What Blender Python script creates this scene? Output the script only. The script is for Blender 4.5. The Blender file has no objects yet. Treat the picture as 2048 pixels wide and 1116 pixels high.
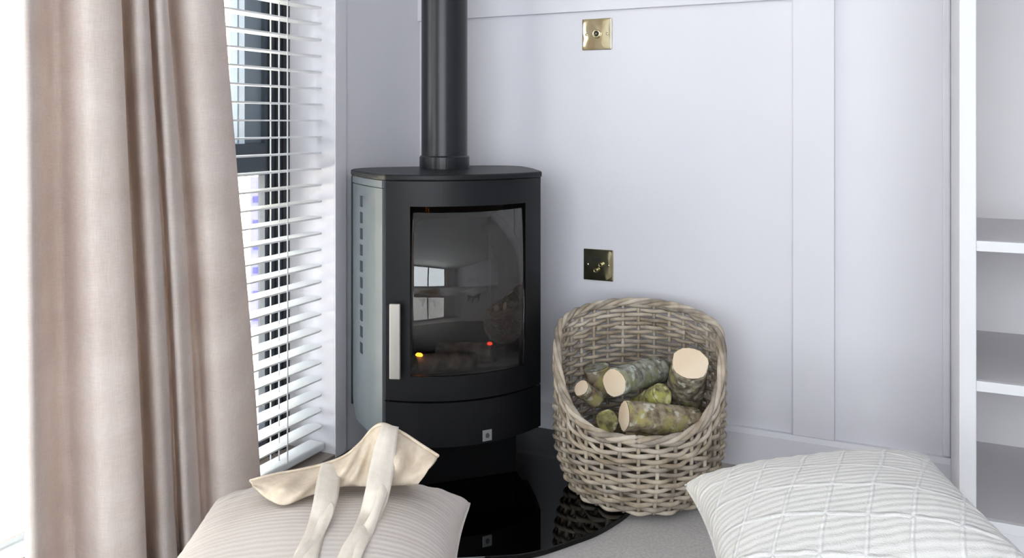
import bpy, bmesh, math, random
from mathutils import Vector, Matrix, noise

random.seed(7)
SC = bpy.context.scene
COL = SC.collection
PI = math.pi

# ------------------------------------------------------------------ camera
# room axes: origin = the corner behind the stove, +x along the panelled wall,
# -y along the window wall towards the viewer, z up.  Level camera with lens shift.
YAW = math.radians(25.4)
CAM = Vector((1.362, -2.214, 0.871))
F_PX, CX, HOR = 1697.0, 1024.0, 245.0
cd = bpy.data.cameras.new('camera')
cam = bpy.data.objects.new('camera', cd)
COL.objects.link(cam)
cam.location = CAM
cam.rotation_euler = (PI / 2, 0, YAW)
cd.sensor_width = 36.0
cd.lens = F_PX / 2048.0 * 36.0
cd.shift_y = -(558.0 - HOR) / 2048.0
cd.clip_start = 0.02
SC.camera = cam

# ------------------------------------------------------------------ light
W = bpy.data.worlds.new('overcast_sky')
SC.world = W
W.use_nodes = True
bg = W.node_tree.nodes['Background']
bg.inputs['Color'].default_value = (0.90, 0.95, 1.0, 1)
bg.inputs['Strength'].default_value = 3.6


def portal(name, loc, rot, sx, sy):
    l = bpy.data.lights.new(name, 'AREA')
    l.shape = 'RECTANGLE'
    l.size, l.size_y = sx, sy
    l.cycles.is_portal = True
    o = bpy.data.objects.new(name, l)
    COL.objects.link(o)
    o.location = loc
    o.rotation_euler = rot
    return o


portal('window_portal', (-0.26, -1.24, 1.05), (0, -PI / 2, 0), 2.1, 1.65)
portal('patio_portal', (1.75, -4.55, 1.2), (PI / 2, 0, 0), 2.7, 2.1)
sl_ = bpy.data.lights.new('sun', 'SUN')
sl_.energy = 13.0
sl_.angle = math.radians(3)
sl_.color = (1.0, 0.90, 0.74)
so_ = bpy.data.objects.new('sun', sl_)
COL.objects.link(so_)
so_.rotation_euler = Vector((-0.38, -0.20, -0.90)).to_track_quat('-Z', 'Y').to_euler()   # over the roof onto the cabin opposite

VS = SC.view_settings
VS.view_transform = 'Standard'
VS.look = 'None'
VS.gamma = 1.0
VS.use_curve_mapping = False
VS.exposure = 1.18

# ------------------------------------------------------------------ materials
MATS = {}


def nodes_of(name):
    m = bpy.data.materials.new(name)
    m.use_nodes = True
    nt = m.node_tree
    return m, nt, nt.nodes, nt.links, nt.nodes['Principled BSDF']


def mat(name, col, rough=0.5, metal=0.0, col2=None, scale=8.0, stretch=(1, 1, 1), bump=0.0,
        bscale=60.0, detail=4.0, spec=0.5, coat=0.0, emit=None, emit_s=0.0, trans=0.0, lo=0.35, hi=0.65,
        rough2=None):
    m, nt, N, L, p = nodes_of(name)
    p.inputs['Base Color'].default_value = (*col, 1)
    p.inputs['Roughness'].default_value = rough
    p.inputs['Metallic'].default_value = metal
    p.inputs['Specular IOR Level'].default_value = spec
    p.inputs['Coat Weight'].default_value = coat
    tc = N.new('ShaderNodeTexCoord')
    mp = N.new('ShaderNodeMapping')
    mp.inputs['Scale'].default_value = stretch
    L.new(tc.outputs['Object'], mp.inputs['Vector'])
    if col2 is not None:
        nz = N.new('ShaderNodeTexNoise')
        nz.inputs['Scale'].default_value = scale
        nz.inputs['Detail'].default_value = detail
        L.new(mp.outputs['Vector'], nz.inputs['Vector'])
        cr = N.new('ShaderNodeValToRGB')
        cr.color_ramp.elements[0].position = lo
        cr.color_ramp.elements[1].position = hi
        cr.color_ramp.elements[0].color = (*col, 1)
        cr.color_ramp.elements[1].color = (*col2, 1)
        L.new(nz.outputs['Fac'], cr.inputs['Fac'])
        L.new(cr.outputs['Color'], p.inputs['Base Color'])
    if bump > 0:
        nb = N.new('ShaderNodeTexNoise')
        nb.inputs['Scale'].default_value = bscale
        nb.inputs['Detail'].default_value = 3.0
        L.new(mp.outputs['Vector'], nb.inputs['Vector'])
        b = N.new('ShaderNodeBump')
        b.inputs['Strength'].default_value = bump
        b.inputs['Distance'].default_value = 0.002
        L.new(nb.outputs['Fac'], b.inputs['Height'])
        L.new(b.outputs['Normal'], p.inputs['Normal'])
    if emit is not None:
        p.inputs['Emission Color'].default_value = (*emit, 1)
        p.inputs['Emission Strength'].default_value = emit_s
    MATS[name] = m
    return m


mat('wall_paint', (0.725, 0.715, 0.765), 0.55, col2=(0.745, 0.735, 0.785), scale=2.0, bump=0.02, bscale=220)
mat('white_paint', (0.69, 0.69, 0.72), 0.4, col2=(0.71, 0.71, 0.735), scale=3)
mat('ceiling_paint', (0.82, 0.82, 0.82), 0.7)
mat('shelf_shaded', (0.62, 0.595, 0.61), 0.5, col2=(0.65, 0.625, 0.64), scale=2)  # inside of the shelving; its weaker light is put into this darker tone
mat('carpet', (0.46, 0.435, 0.43), 0.95, col2=(0.56, 0.535, 0.525), scale=160, bump=0.6, bscale=500, spec=0.1)
mat('sill_board', (0.36, 0.31, 0.27), 0.5, col2=(0.30, 0.26, 0.23), scale=10, stretch=(6, 1, 1))
mat('black_glass', (0.0005, 0.0005, 0.0007), 0.03, spec=0.4)
mat('stove_paint', (0.0045, 0.0048, 0.0062), 0.42, col2=(0.0055, 0.006, 0.0078), scale=40, bump=0.05, bscale=700, spec=0.30)
mat('stove_side', (0.105, 0.128, 0.148), 0.36, metal=0.3, col2=(0.12, 0.145, 0.165), scale=12, bump=0.03, bscale=700)
mat('flue_paint', (0.008, 0.009, 0.011), 0.30, col2=(0.010, 0.011, 0.013), scale=30, bump=0.03, bscale=700, spec=0.4)
mat('pedestal_black', (0.002, 0.002, 0.0025), 0.6, spec=0.15)
mat('fire_brick', (0.060, 0.050, 0.043), 0.9, col2=(0.025, 0.022, 0.020), scale=9, bump=0.4, bscale=60)
mat('ash', (0.30, 0.28, 0.27), 1.0, col2=(0.16, 0.15, 0.14), scale=40, bump=0.8, bscale=90)
mat('charred_bark', (0.06, 0.05, 0.045), 0.95, col2=(0.24, 0.20, 0.18), scale=30, bump=1.0, bscale=70)
mat('ember_orange', (0.6, 0.2, 0.03), 0.8, emit=(1.0, 0.36, 0.03), emit_s=3.0)
mat('ember_red', (0.4, 0.05, 0.02), 0.8, emit=(1.0, 0.08, 0.03), emit_s=0.8)
mat('brushed_nickel', (0.52, 0.49, 0.45), 0.42, metal=0.7, col2=(0.46, 0.43, 0.40), scale=60, stretch=(1, 1, 0.05))
mat('badge_metal', (0.42, 0.43, 0.44), 0.4, metal=0.6)
mat('badge_mark', (0.07, 0.075, 0.08), 0.5)
mat('brass', (0.66, 0.60, 0.42), 0.14, metal=1.0, col2=(0.56, 0.47, 0.27), scale=18)
mat('brass_dark_reflection', (0.50, 0.45, 0.29), 0.14, metal=1.0, col2=(0.36, 0.31, 0.17), scale=18)  # same brass; its darker reflection is put into the colour
mat('dark_hole', (0.012, 0.011, 0.008), 0.6)
mat('anthracite', (0.040, 0.052, 0.070), 0.42, spec=0.5)
mat('gasket', (0.012, 0.014, 0.018), 0.6)
mat('sash_lit', (0.13, 0.16, 0.20), 0.4)  # lit copy of the anthracite: light on the sash is put into the colour
mat('blind_white', (0.86, 0.87, 0.88), 0.38)
mat('cord_white', (0.75, 0.75, 0.76), 0.8)
mat('cream_cladding', (0.80, 0.74, 0.63), 0.7, col2=(0.86, 0.81, 0.71), scale=3, stretch=(1, 1, 8))
mat('patio_stone', (0.74, 0.70, 0.64), 0.9, col2=(0.66, 0.62, 0.56), scale=5)
mat('banner_lilac', (0.13, 0.13, 0.24), 0.7)
mat('banner_blue', (0.035, 0.035, 0.15), 0.7)
mat('post_metal', (0.45, 0.46, 0.48), 0.5, metal=0.4)
mat('stool_fabric', (0.30, 0.28, 0.26), 0.95, col2=(0.36, 0.335, 0.31), scale=120, bump=0.5, bscale=400)
mat('stool_wood', (0.30, 0.19, 0.11), 0.5, col2=(0.22, 0.13, 0.07), scale=14, stretch=(8, 8, 1))
mat('canvas', (0.64, 0.53, 0.41), 0.92, col2=(0.70, 0.60, 0.48), scale=90, bump=0.2, bscale=420, spec=0.15)
mat('canvas_strap', (0.74, 0.665, 0.575), 0.92, col2=(0.79, 0.72, 0.64), scale=90, bump=0.2, bscale=420, spec=0.15)
mat('rail_metal', (0.5, 0.5, 0.5), 0.35, metal=0.9)
mat('cut_wood', (0.80, 0.62, 0.44), 0.85, col2=(0.86, 0.72, 0.56), scale=6, bump=0.15, bscale=200, spec=0.15)
for k, (a, b) in enumerate([((0.29, 0.23, 0.165), (0.54, 0.455, 0.36)), ((0.42, 0.345, 0.27), (0.63, 0.55, 0.455)),
                            ((0.21, 0.175, 0.14), (0.45, 0.39, 0.325))]):
    mat('wicker_%d' % k, a, 0.75, col2=b, scale=22, bump=0.5, bscale=160, spec=0.25)


def mat_bark(name, base, dark, moss, lichen):
    m, nt, N, L, p = nodes_of(name)
    p.inputs['Roughness'].default_value = 0.95
    p.inputs['Specular IOR Level'].default_value = 0.15
    tc = N.new('ShaderNodeTexCoord')

    def nz(scale, detail, w):
        n = N.new('ShaderNodeTexNoise')
        n.inputs['Scale'].default_value = scale
        n.inputs['Detail'].default_value = detail
        mp = N.new('ShaderNodeMapping')
        mp.inputs['Location'].default_value = (w, w * 2, w * 3)
        L.new(tc.outputs['Object'], mp.inputs['Vector'])
        L.new(mp.outputs['Vector'], n.inputs['Vector'])
        return n

    def ramp(n, lo, hi):
        r = N.new('ShaderNodeMapRange')
        r.inputs['From Min'].default_value = lo
        r.inputs['From Max'].default_value = hi
        L.new(n.outputs['Fac'], r.inputs['Value'])
        return r

    def mix(f, a, b):
        x = N.new('ShaderNodeMix')
        x.data_type = 'RGBA'
        L.new(f.outputs[0], x.inputs[0])
        for s, v in ((6, a), (7, b)):
            if isinstance(v, tuple):
                x.inputs[s].default_value = (*v, 1)
            else:
                L.new(v.outputs[2], x.inputs[s])
        return x
    c1 = mix(ramp(nz(55, 6, 0.3), 0.38, 0.62), dark, base)
    c2 = mix(ramp(nz(26, 4, 1.7), 0.50, 0.62), c1, moss)
    c3 = mix(ramp(nz(45, 3, 4.1), 0.58, 0.66), c2, lichen)
    L.new(c3.outputs[2], p.inputs['Base Color'])
    b = N.new('ShaderNodeBump')
    b.inputs['Strength'].default_value = 0.9
    b.inputs['Distance'].default_value = 0.004
    L.new(nz(70, 5, 2.2).outputs['Fac'], b.inputs['Height'])
    L.new(b.outputs['Normal'], p.inputs['Normal'])
    MATS[name] = m


mat_bark('bark_green', (0.32, 0.29, 0.22), (0.12, 0.095, 0.07), (0.34, 0.32, 0.12), (0.48, 0.50, 0.40))
mat_bark('bark_grey', (0.38, 0.38, 0.33), (0.15, 0.13, 0.10), (0.30, 0.31, 0.18), (0.50, 0.55, 0.49))
mat_bark('bark_moss', (0.40, 0.38, 0.17), (0.15, 0.125, 0.07), (0.47, 0.46, 0.14), (0.60, 0.58, 0.32))
mat_bark('bark_brown', (0.38, 0.31, 0.22), (0.15, 0.11, 0.075), (0.40, 0.35, 0.14), (0.52, 0.50, 0.41))


def mat_glass(name, tint, rough=0.0, ior=1.5):
    m = bpy.data.materials.new(name)
    m.use_nodes = True
    nt = m.node_tree
    N, L = nt.nodes, nt.links
    N.remove(N['Principled BSDF'])
    out = N['Material Output']
    t = N.new('ShaderNodeBsdfTransparent')
    t.inputs['Color'].default_value = (*tint, 1)
    g = N.new('ShaderNodeBsdfGlossy')
    g.inputs['Roughness'].default_value = rough
    f = N.new('ShaderNodeFresnel')
    ge = N.new('ShaderNodeNewGeometry')          # thin pane: same reflectance at its front and back faces
    mi = N.new('ShaderNodeMix')
    mi.inputs[2].default_value = ior
    mi.inputs[3].default_value = 1.0 / ior
    L.new(ge.outputs['Backfacing'], mi.inputs[0])
    L.new(mi.outputs[0], f.inputs['IOR'])
    mx = N.new('ShaderNodeMixShader')
    L.new(f.outputs[0], mx.inputs[0])
    L.new(t.outputs[0], mx.inputs[1])
    L.new(g.outputs[0], mx.inputs[2])
    L.new(mx.outputs[0], out.inputs['Surface'])
    MATS[name] = m


mat_glass('window_glass', (0.98, 0.99, 0.985))
mat_glass('stove_glass', (0.70, 0.68, 0.66), 0.01, 1.9)


def mat_linen(name, a, b, transl):
    m, nt, N, L, p = nodes_of(name)
    p.inputs['Roughness'].default_value = 0.95
    p.inputs['Specular IOR Level'].default_value = 0.1
    tc = N.new('ShaderNodeTexCoord')
    fac = None
    hs = []
    for st in ((60, 60, 900), (900, 900, 40), (5, 5, 14)):
        mp = N.new('ShaderNodeMapping')
        mp.inputs['Scale'].default_value = st
        n = N.new('ShaderNodeTexNoise')
        n.inputs['Scale'].default_value = 1.0
        n.inputs['Detail'].default_value = 2.0
        L.new(tc.outputs['Object'], mp.inputs['Vector'])
        L.new(mp.outputs['Vector'], n.inputs['Vector'])
        hs.append(n)
    ad = N.new('ShaderNodeMath')
    ad.operation = 'ADD'
    L.new(hs[0].outputs['Fac'], ad.inputs[0])
    L.new(hs[1].outputs['Fac'], ad.inputs[1])
    ad2 = N.new('ShaderNodeMath')
    ad2.operation = 'ADD'
    L.new(ad.outputs[0], ad2.inputs[0])
    L.new(hs[2].outputs['Fac'], ad2.inputs[1])
    r = N.new('ShaderNodeMapRange')
    r.inputs['From Min'].default_value = 1.1
    r.inputs['From Max'].default_value = 1.9
    L.new(ad2.outputs[0], r.inputs['Value'])
    x = N.new('ShaderNodeMix')
    x.data_type = 'RGBA'
    x.inputs[6].default_value = (*a, 1)
    x.inputs[7].default_value = (*b, 1)
    L.new(r.outputs[0], x.inputs[0])
    L.new(x.outputs[2], p.inputs['Base Color'])
    bp = N.new('ShaderNodeBump')
    bp.inputs['Strength'].default_value = 0.25
    bp.inputs['Distance'].default_value = 0.001
    L.new(ad.outputs[0], bp.inputs['Height'])
    L.new(bp.outputs['Normal'], p.inputs['Normal'])
    tr = N.new('ShaderNodeBsdfTranslucent')
    L.new(x.outputs[2], tr.inputs['Color'])
    mx = N.new('ShaderNodeMixShader')
    mx.inputs[0].default_value = transl
    L.new(p.outputs[0], mx.inputs[1])
    L.new(tr.outputs[0], mx.inputs[2])
    L.new(mx.outputs[0], N['Material Output'].inputs['Surface'])
    MATS[name] = m


mat_linen('curtain_linen', (0.73, 0.63, 0.58), (0.87, 0.795, 0.755), 0.19)


def mat_cushion(name, base, line, rib_pitch, lattice):
    """woven cushion cover: fine ribs as relief, optional raised lattice of paler thread"""
    m, nt, N, L, p = nodes_of(name)
    p.inputs['Roughness'].default_value = 0.95
    p.inputs['Specular IOR Level'].default_value = 0.1
    tc = N.new('ShaderNodeTexCoord')
    sp = N.new('ShaderNodeSeparateXYZ')
    nzw = N.new('ShaderNodeTexNoise')
    nzw.inputs['Scale'].default_value = 7.0
    L.new(tc.outputs['Object'], nzw.inputs['Vector'])
    vm = N.new('ShaderNodeVectorMath')
    vm.operation = 'MULTIPLY_ADD'
    vm.inputs[1].default_value = (0.014, 0.014, 0.0)
    L.new(nzw.outputs['Color'], vm.inputs[0])
    L.new(tc.outputs['Object'], vm.inputs[2])
    L.new(vm.outputs[0], sp.inputs[0])

    def math_(op, a, b=None, c=None):
        n = N.new('ShaderNodeMath')
        n.operation = op
        for i, v in enumerate((a, b, c)):
            if v is None:
                continue
            if isinstance(v, (int, float)):
                n.inputs[i].default_value = v
            else:
                L.new(v, n.inputs[i])
        return n.outputs[0]
    X, Y = sp.outputs[0], sp.outputs[1]
    rib = math_('SINE', math_('MULTIPLY', Y, 2 * PI / rib_pitch))
    height = math_('MULTIPLY', rib, 0.5)
    fac = None
    if lattice:
        ds = []
        for sx, sy, pt in ((1.0, -0.45, 0.062), (0.25, 1.0, 0.075)):
            s = math_('ADD', math_('MULTIPLY', X, sx / pt), math_('MULTIPLY', Y, sy / pt))
            d = math_('ABSOLUTE', math_('SUBTRACT', math_('FRACT', s), 0.5))
            ds.append(d)
        d = math_('MAXIMUM', ds[0], ds[1])
        mr = N.new('ShaderNodeMapRange')
        mr.inputs['From Min'].default_value = 0.43
        mr.inputs['From Max'].default_value = 0.48
        L.new(d, mr.inputs['Value'])
        fac = mr.outputs[0]
        height = math_('ADD', height, math_('MULTIPLY', fac, 2.0))
    else:
        mr = N.new('ShaderNodeMapRange')
        mr.inputs['From Min'].default_value = -1
        mr.inputs['From Max'].default_value = 1
        L.new(rib, mr.inputs['Value'])
        fac = mr.outputs[0]
    x = N.new('ShaderNodeMix')
    x.data_type = 'RGBA'
    x.inputs[6].default_value = (*base, 1)
    x.inputs[7].default_value = (*line, 1)
    L.new(fac, x.inputs[0])
    L.new(x.outputs[2], p.inputs['Base Color'])
    nb = N.new('ShaderNodeTexNoise')
    nb.inputs['Scale'].default_value = 500
    L.new(tc.outputs['Object'], nb.inputs['Vector'])
    height = math_('ADD', height, nb.outputs['Fac'])
    bp = N.new('ShaderNodeBump')
    bp.inputs['Strength'].default_value = 0.8 if lattice else 0.25
    bp.inputs['Distance'].default_value = 0.0012
    L.new(height, bp.inputs['Height'])
    L.new(bp.outputs['Normal'], p.inputs['Normal'])
    MATS[name] = m


mat_cushion('cushion_beige', (0.61, 0.55, 0.51), (0.66, 0.605, 0.57), 0.0095, False)
mat_cushion('cushion_white', (0.75, 0.735, 0.715), (0.82, 0.81, 0.80), 0.013, True)

# ------------------------------------------------------------------ mesh helpers


class MB:
    def __init__(self):
        self.v, self.f, self.sm = [], [], []

    def add(self, vs, fs, smooth=False):
        n = len(self.v)
        self.v += [tuple(q) for q in vs]
        self.f += [tuple(i + n for i in q) for q in fs]
        self.sm += [smooth] * len(fs)
        return self

    def box(self, x0, x1, y0, y1, z0, z1):
        x0, x1 = min(x0, x1), max(x0, x1)
        y0, y1 = min(y0, y1), max(y0, y1)
        z0, z1 = min(z0, z1), max(z0, z1)
        vs = [(x, y, z) for z in (z0, z1) for y in (y0, y1) for x in (x0, x1)]
        return self.add(vs, [(0, 2, 3, 1), (4, 5, 7, 6), (0, 1, 5, 4), (2, 6, 7, 3), (0, 4, 6, 2), (1, 3, 7, 5)])

    def prism(self, poly, z0, z1, smooth=False):
        """poly: counter-clockwise plan outline"""
        n = len(poly)
        vs = [(x, y, z0) for x, y in poly] + [(x, y, z1) for x, y in poly]
        self.add(vs, [tuple(range(n - 1, -1, -1)), tuple(range(n, 2 * n))])
        k = len(self.v) - 2 * n
        for i in range(n):
            j = (i + 1) % n
            self.f.append((k + i, k + j, k + n + j, k + n + i))
            self.sm.append(smooth)
        return self

    def tube(self, path, rad, sides=6, closed=False, flat=1.0, caps=True):
        n = len(path)
        P = [Vector(p) for p in path]
        rr = rad if isinstance(rad, (list, tuple)) else [rad] * n
        vs = []
        prev = None
        for i in range(n):
            a = P[i - 1] if (i > 0 or closed) else P[i]
            b = P[(i + 1) % n] if (i < n - 1 or closed) else P[i]
            t = (b - a).normalized()
            up = Vector((0, 0, 1)) if abs(t.z) < 0.9 else Vector((1, 0, 0))
            if prev is not None and abs(prev.dot(t)) < 0.95:
                up = prev
            s = t.cross(up).normalized()
            u = s.cross(t).normalized()
            prev = u
            for k in range(sides):
                a_ = 2 * PI * k / sides
                vs.append(P[i] + s * math.cos(a_) * rr[i] * flat + u * math.sin(a_) * rr[i])
        fs = []
        for i in range(n if closed else n - 1):
            j = (i + 1) % n
            for k in range(sides):
                l = (k + 1) % sides
                fs.append((i * sides + k, i * sides + l, j * sides + l, j * sides + k))
        self.add(vs, fs, True)
        if caps and not closed:
            m = len(self.v) - len(vs)
            self.f += [tuple(m + k for k in range(sides - 1, -1, -1)), tuple(m + (n - 1) * sides + k for k in range(sides))]
            self.sm += [False, False]
        return self

    def lathe(self, prof, seg=48, smooth=True, c=(0, 0)):
        """prof: list of (r, z) from bottom to top; closes at r == 0"""
        vs, n = [], len(prof)
        for k in range(seg):
            a = 2 * PI * k / seg
            vs += [(c[0] + r * math.cos(a), c[1] + r * math.sin(a), z) for r, z in prof]
        fs = []
        for k in range(seg):
            l = (k + 1) % seg
            for i in range(n - 1):
                fs.append((k * n + i, l * n + i, l * n + i + 1, k * n + i + 1))
        return self.add(vs, fs, smooth)

    def grid(self, fn, nu, nv, smooth=True, flip=False, closed_u=False):
        vs = [fn(i / (nu if closed_u else nu - 1), j / (nv - 1)) for i in range(nu) for j in range(nv)]
        fs = []
        for i in range(nu if closed_u else nu - 1):
            i2 = (i + 1) % nu
            for j in range(nv - 1):
                q = (i * nv + j, i2 * nv + j, i2 * nv + j + 1, i * nv + j + 1)
                fs.append(q[::-1] if flip else q)
        return self.add(vs, fs, smooth)

    def mesh(self, name, m, weld=True, bevel=0.0, bseg=2):
        me = bpy.data.meshes.new(name)
        me.from_pydata(self.v, [], self.f)
        for p, s in zip(me.polygons, self.sm):
            p.use_smooth = s
        me.materials.append(MATS[m])
        if weld or bevel:
            bm = bmesh.new()
            bm.from_mesh(me)
            if weld:
                bmesh.ops.remove_doubles(bm, verts=bm.verts, dist=1e-6)
            bm.normal_update()
            if bevel:
                es = [e for e in bm.edges if len(e.link_faces) == 2 and e.calc_face_angle(0) > 0.6]
                bmesh.ops.bevel(bm, geom=es, offset=bevel, segments=bseg, affect='EDGES', profile=0.5, clamp_overlap=True)
            bmesh.ops.recalc_face_normals(bm, faces=bm.faces)
            bm.to_mesh(me)
            bm.free()
        me.update()
        return me

    def build(self, name, m, parent=None, weld=True, bevel=0.0, bseg=2, smooth_angle=None):
        me = self.mesh(name, m, weld, bevel, bseg)
        o = bpy.data.objects.new(name, me)
        COL.objects.link(o)
        if parent is not None:
            o.parent = parent
        return o


def thing(name, label, cat, loc=(0, 0, 0), rz=0.0, group=None):
    o = bpy.data.objects.new(name, None)
    COL.objects.link(o)
    o.empty_display_size = 0.05
    o.location = loc
    o.rotation_euler = (0, 0, rz)
    o['label'], o['category'] = label, cat
    if group:
        o['group'] = group
    return o


def tag(o, label, cat, group=None):
    o['label'], o['category'] = label, cat
    if group:
        o['group'] = group
    return o


def struct(o, label=None):
    o['kind'] = 'structure'
    if label:
        o['label'] = label
    return o


def link_copy(me, name, parent, loc=(0, 0, 0)):
    o = bpy.data.objects.new(name, me)
    COL.objects.link(o)
    o.parent = parent
    o.location = loc
    return o


def at(px, py, d):
    """point of the room seen at image position (px, py) at depth d metres"""
    xr = (px - CX) / F_PX * d
    z = CAM.z - (py - HOR) / F_PX * d
    c, s = math.cos(YAW), math.sin(YAW)
    return Vector((CAM.x + c * xr - s * d, CAM.y + s * xr + c * d, z))


def catmull(pts, n):
    """n samples per span through pts (tuples of any size)"""
    out = []
    m = len(pts)
    for i in range(m - 1):
        p0, p1, p2, p3 = pts[max(i - 1, 0)], pts[i], pts[i + 1], pts[min(i + 2, m - 1)]
        for k in range(n):
            t = k / n
            out.append(tuple(0.5 * (2 * b + (c - a) * t + (2 * a - 5 * b + 4 * c - d) * t * t + (3 * b - a - 3 * c + d) * t ** 3)
                             for a, b, c, d in zip(p0, p1, p2, p3)))
    out.append(tuple(pts[-1]))
    return out


# ------------------------------------------------------------------ room shell
RX, RY, CH = 4.2, -4.4, 2.35
WT = 0.215                       # wall thickness at the window
OY0, OY1, OZ = -0.423, -2.05, 2.10   # opening of the window in wall_left

fl = struct(MB().box(-0.0, RX, RY, 0, -0.08, 0.0).build('floor', 'carpet'), 'grey taupe carpet floor')
struct(MB().box(-WT, RX + 0.12, RY - 0.12, 0.12, CH, CH + 0.1).build('ceiling', 'ceiling_paint'))
wl = MB()
wl.box(-WT, 0, 0.12, OY0, -0.08, CH)
wl.box(-WT, 0, OY1, RY - 0.12, -0.08, CH)
wl.box(-WT, 0, OY0, OY1, OZ, CH)
wl.box(-WT, 0, OY0, OY1, -0.08, -0.004)
struct(wl.build('wall_left', 'wall_paint', weld=False), 'pale grey window wall')
struct(MB().box(0, RX, 0, 0.12, -0.08, CH).build('wall_back', 'wall_paint'), 'pale lilac white panelled wall')
struct(MB().box(RX, RX + 0.12, 0.12, RY - 0.12, -0.08, CH).build('wall_right', 'wall_paint'))
wf = MB()
PX0, PX1, PZ0, PZ1 = 0.4, 3.1, 0.15, 2.25
PXM = 1.75
wf.box(0, PX0, RY, RY - 0.12, -0.08, CH)
wf.box(PX1, RX, RY, RY - 0.12, -0.08, CH)
wf.box(PX0, PX1, RY, RY - 0.12, PZ1, CH)
wf.box(PX0, PX1, RY, RY - 0.12, -0.08, PZ0)
struct(wf.build('wall_front', 'wall_paint', weld=False))
w2 = MB()
for x0, x1 in ((PX0, PX0 + 0.06), (PX1 - 0.06, PX1), (PXM - 0.03, PXM + 0.03)):
    w2.box(x0, x1, RY - 0.02, RY - 0.08, PZ0, PZ1)
w2.box(PX0, PX1, RY - 0.02, RY - 0.08, PZ0, PZ0 + 0.06)
w2.box(PX0, PX1, RY - 0.02, RY - 0.08, PZ1 - 0.06, PZ1)
w2o = struct(w2.build('window_2', 'anthracite', weld=False), 'wide anthracite framed window opposite the stove')
MB().box(PX0 + 0.06, PXM - 0.03, RY - 0.045, RY - 0.055, PZ0 + 0.06, PZ1 - 0.06).build('pane', 'window_glass', w2o)
MB().box(PXM + 0.03, PX1 - 0.06, RY - 0.045, RY - 0.055, PZ0 + 0.06, PZ1 - 0.06).build('pane', 'window_glass', w2o)

for k_, (xa, xb, wd) in enumerate(((0.12, 0.46, 'stove side'), (3.04, 3.40, 'far side'))):
    cl = MB().grid(lambda u, v: (xa + (xb - xa) * u, RY + 0.09 + 0.035 * math.sin(u * 34), 0.02 + 2.22 * v), 80, 2)
    co = cl.build('curtain', 'curtain_linen', weld=False)  # unseen curtains, added to give brown strips in the stove glass reflections
    co.modifiers.new('thick', 'SOLIDIFY').thickness = 0.002
    tag(co, 'unseen beige linen curtain added for stove glass reflections, ' + ('window wall side' if k_ == 0 else 'shelving side'), 'curtain', 'curtains added for reflections')

# panelling: rail, stiles, skirting on wall_back
SK = 0.096
RELIEF = 0.014
struct(MB().box(0, 1.432, -RELIEF, 0, 1.178, 1.275).build('trim_1', 'wall_paint', bevel=0.0015), 'horizontal panelling rail above the brass plates')
struct(MB().box(1.088, 1.185, -RELIEF, 0, SK, 1.178).build('trim_2', 'wall_paint', bevel=0.0015), 'vertical panelling stile beside the basket')
struct(MB().box(1.088, 1.185, -RELIEF, 0, 1.275, CH).build('trim_3', 'wall_paint', bevel=0.0015), 'upper panelling stile above the rail')
struct(MB().box(1.420, 1.4368, -0.010, 0, SK, CH).build('trim_4', 'wall_paint', bevel=0.004), 'scribe strip between panelling and shelving')
bb = MB()
prof = [(0, 0), (-0.020, 0), (-0.020, SK - 0.012), (-0.014, SK), (0, SK)]
n = len(prof)
vs = [(x, y, z) for x in (0.0, 1.4368) for y, z in prof]
bb.add(vs, [tuple(range(n)), tuple(range(2 * n - 1, n - 1, -1))] + [(i, n + i, n + (i + 1) % n, (i + 1) % n) for i in range(n)])
struct(bb.build('baseboard_back', 'wall_paint'))
struct(MB().box(0, 0.012, -0.20, -0.020, 0, SK).build('baseboard_left', 'wall_paint', bevel=0.003))
struct(MB().box(0.0, 0.005, -0.376, OY0, 0, OZ + 0.047).build('trim_5', 'wall_paint', bevel=0.001), 'architrave along the window reveal')
struct(MB().box(0.0, 0.005, OY0, OY1 - 0.047, OZ, OZ + 0.047).build('trim_6', 'wall_paint', bevel=0.001))

# ------------------------------------------------------------------ window_1 in the left wall
fx0, fx1 = -0.145, -WT
MY = -0.90                                        # mullion, behind the curtain
wm = MB()
wm.box(fx0, fx1, OY0, -0.432, 0.0, OZ)           # jamb beside the stove
wm.box(fx0, fx0 - 0.022, -0.432, -0.519, 0.0, OZ)
wm.box(fx0, fx1, OY1, OY1 + 0.09, 0.0, OZ)
wm.box(fx0, fx1, MY, MY - 0.08, 0.0, OZ)
wm.box(fx0, fx1, -0.519, MY, 0.737, 0.818)       # transom
wm.box(fx0, fx1, -0.519, OY1 + 0.09, 0.0, 0.075)
wm.box(fx0, fx1, -0.519, OY1 + 0.09, OZ - 0.08, OZ)
win = struct(wm.build('window_1', 'anthracite', weld=False), 'tall anthracite window frame behind the white blind')
# opening sash above the transom, fixed panes below and beside it
s = MB()
s.box(fx0 - 0.012, fx1 + 0.01, -0.519, -0.579, 0.818, OZ - 0.08)
s.box(fx0 - 0.012, fx1 + 0.01, MY, MY + 0.06, 0.818, OZ - 0.08)
s.box(fx0 - 0.012, fx1 + 0.01, -0.519, MY, OZ - 0.14, OZ - 0.08)
so = s.build('sash', 'sash_lit', win, weld=False)
MB().box(fx0 - 0.03, fx0 - 0.036, -0.579, MY + 0.06, 0.818, OZ - 0.14).build('pane', 'window_glass', so)
MB().box(fx0 - 0.008, fx0 - 0.014, -0.5185, MY + 0.0005, 0.0755, 0.7365).build('pane', 'window_glass', win)
MB().box(fx0 - 0.03, fx0 - 0.036, MY - 0.08, OY1 + 0.09, 0.075, OZ - 0.08).build('pane', 'window_glass', win)
g = MB()
for y in (-0.445, -0.472, -0.497):
    g.box(fx0 + 0.006, fx0, y, y - 0.010, 0.0, OZ)
g.build('gasket', 'gasket', win, weld=False)
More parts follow.
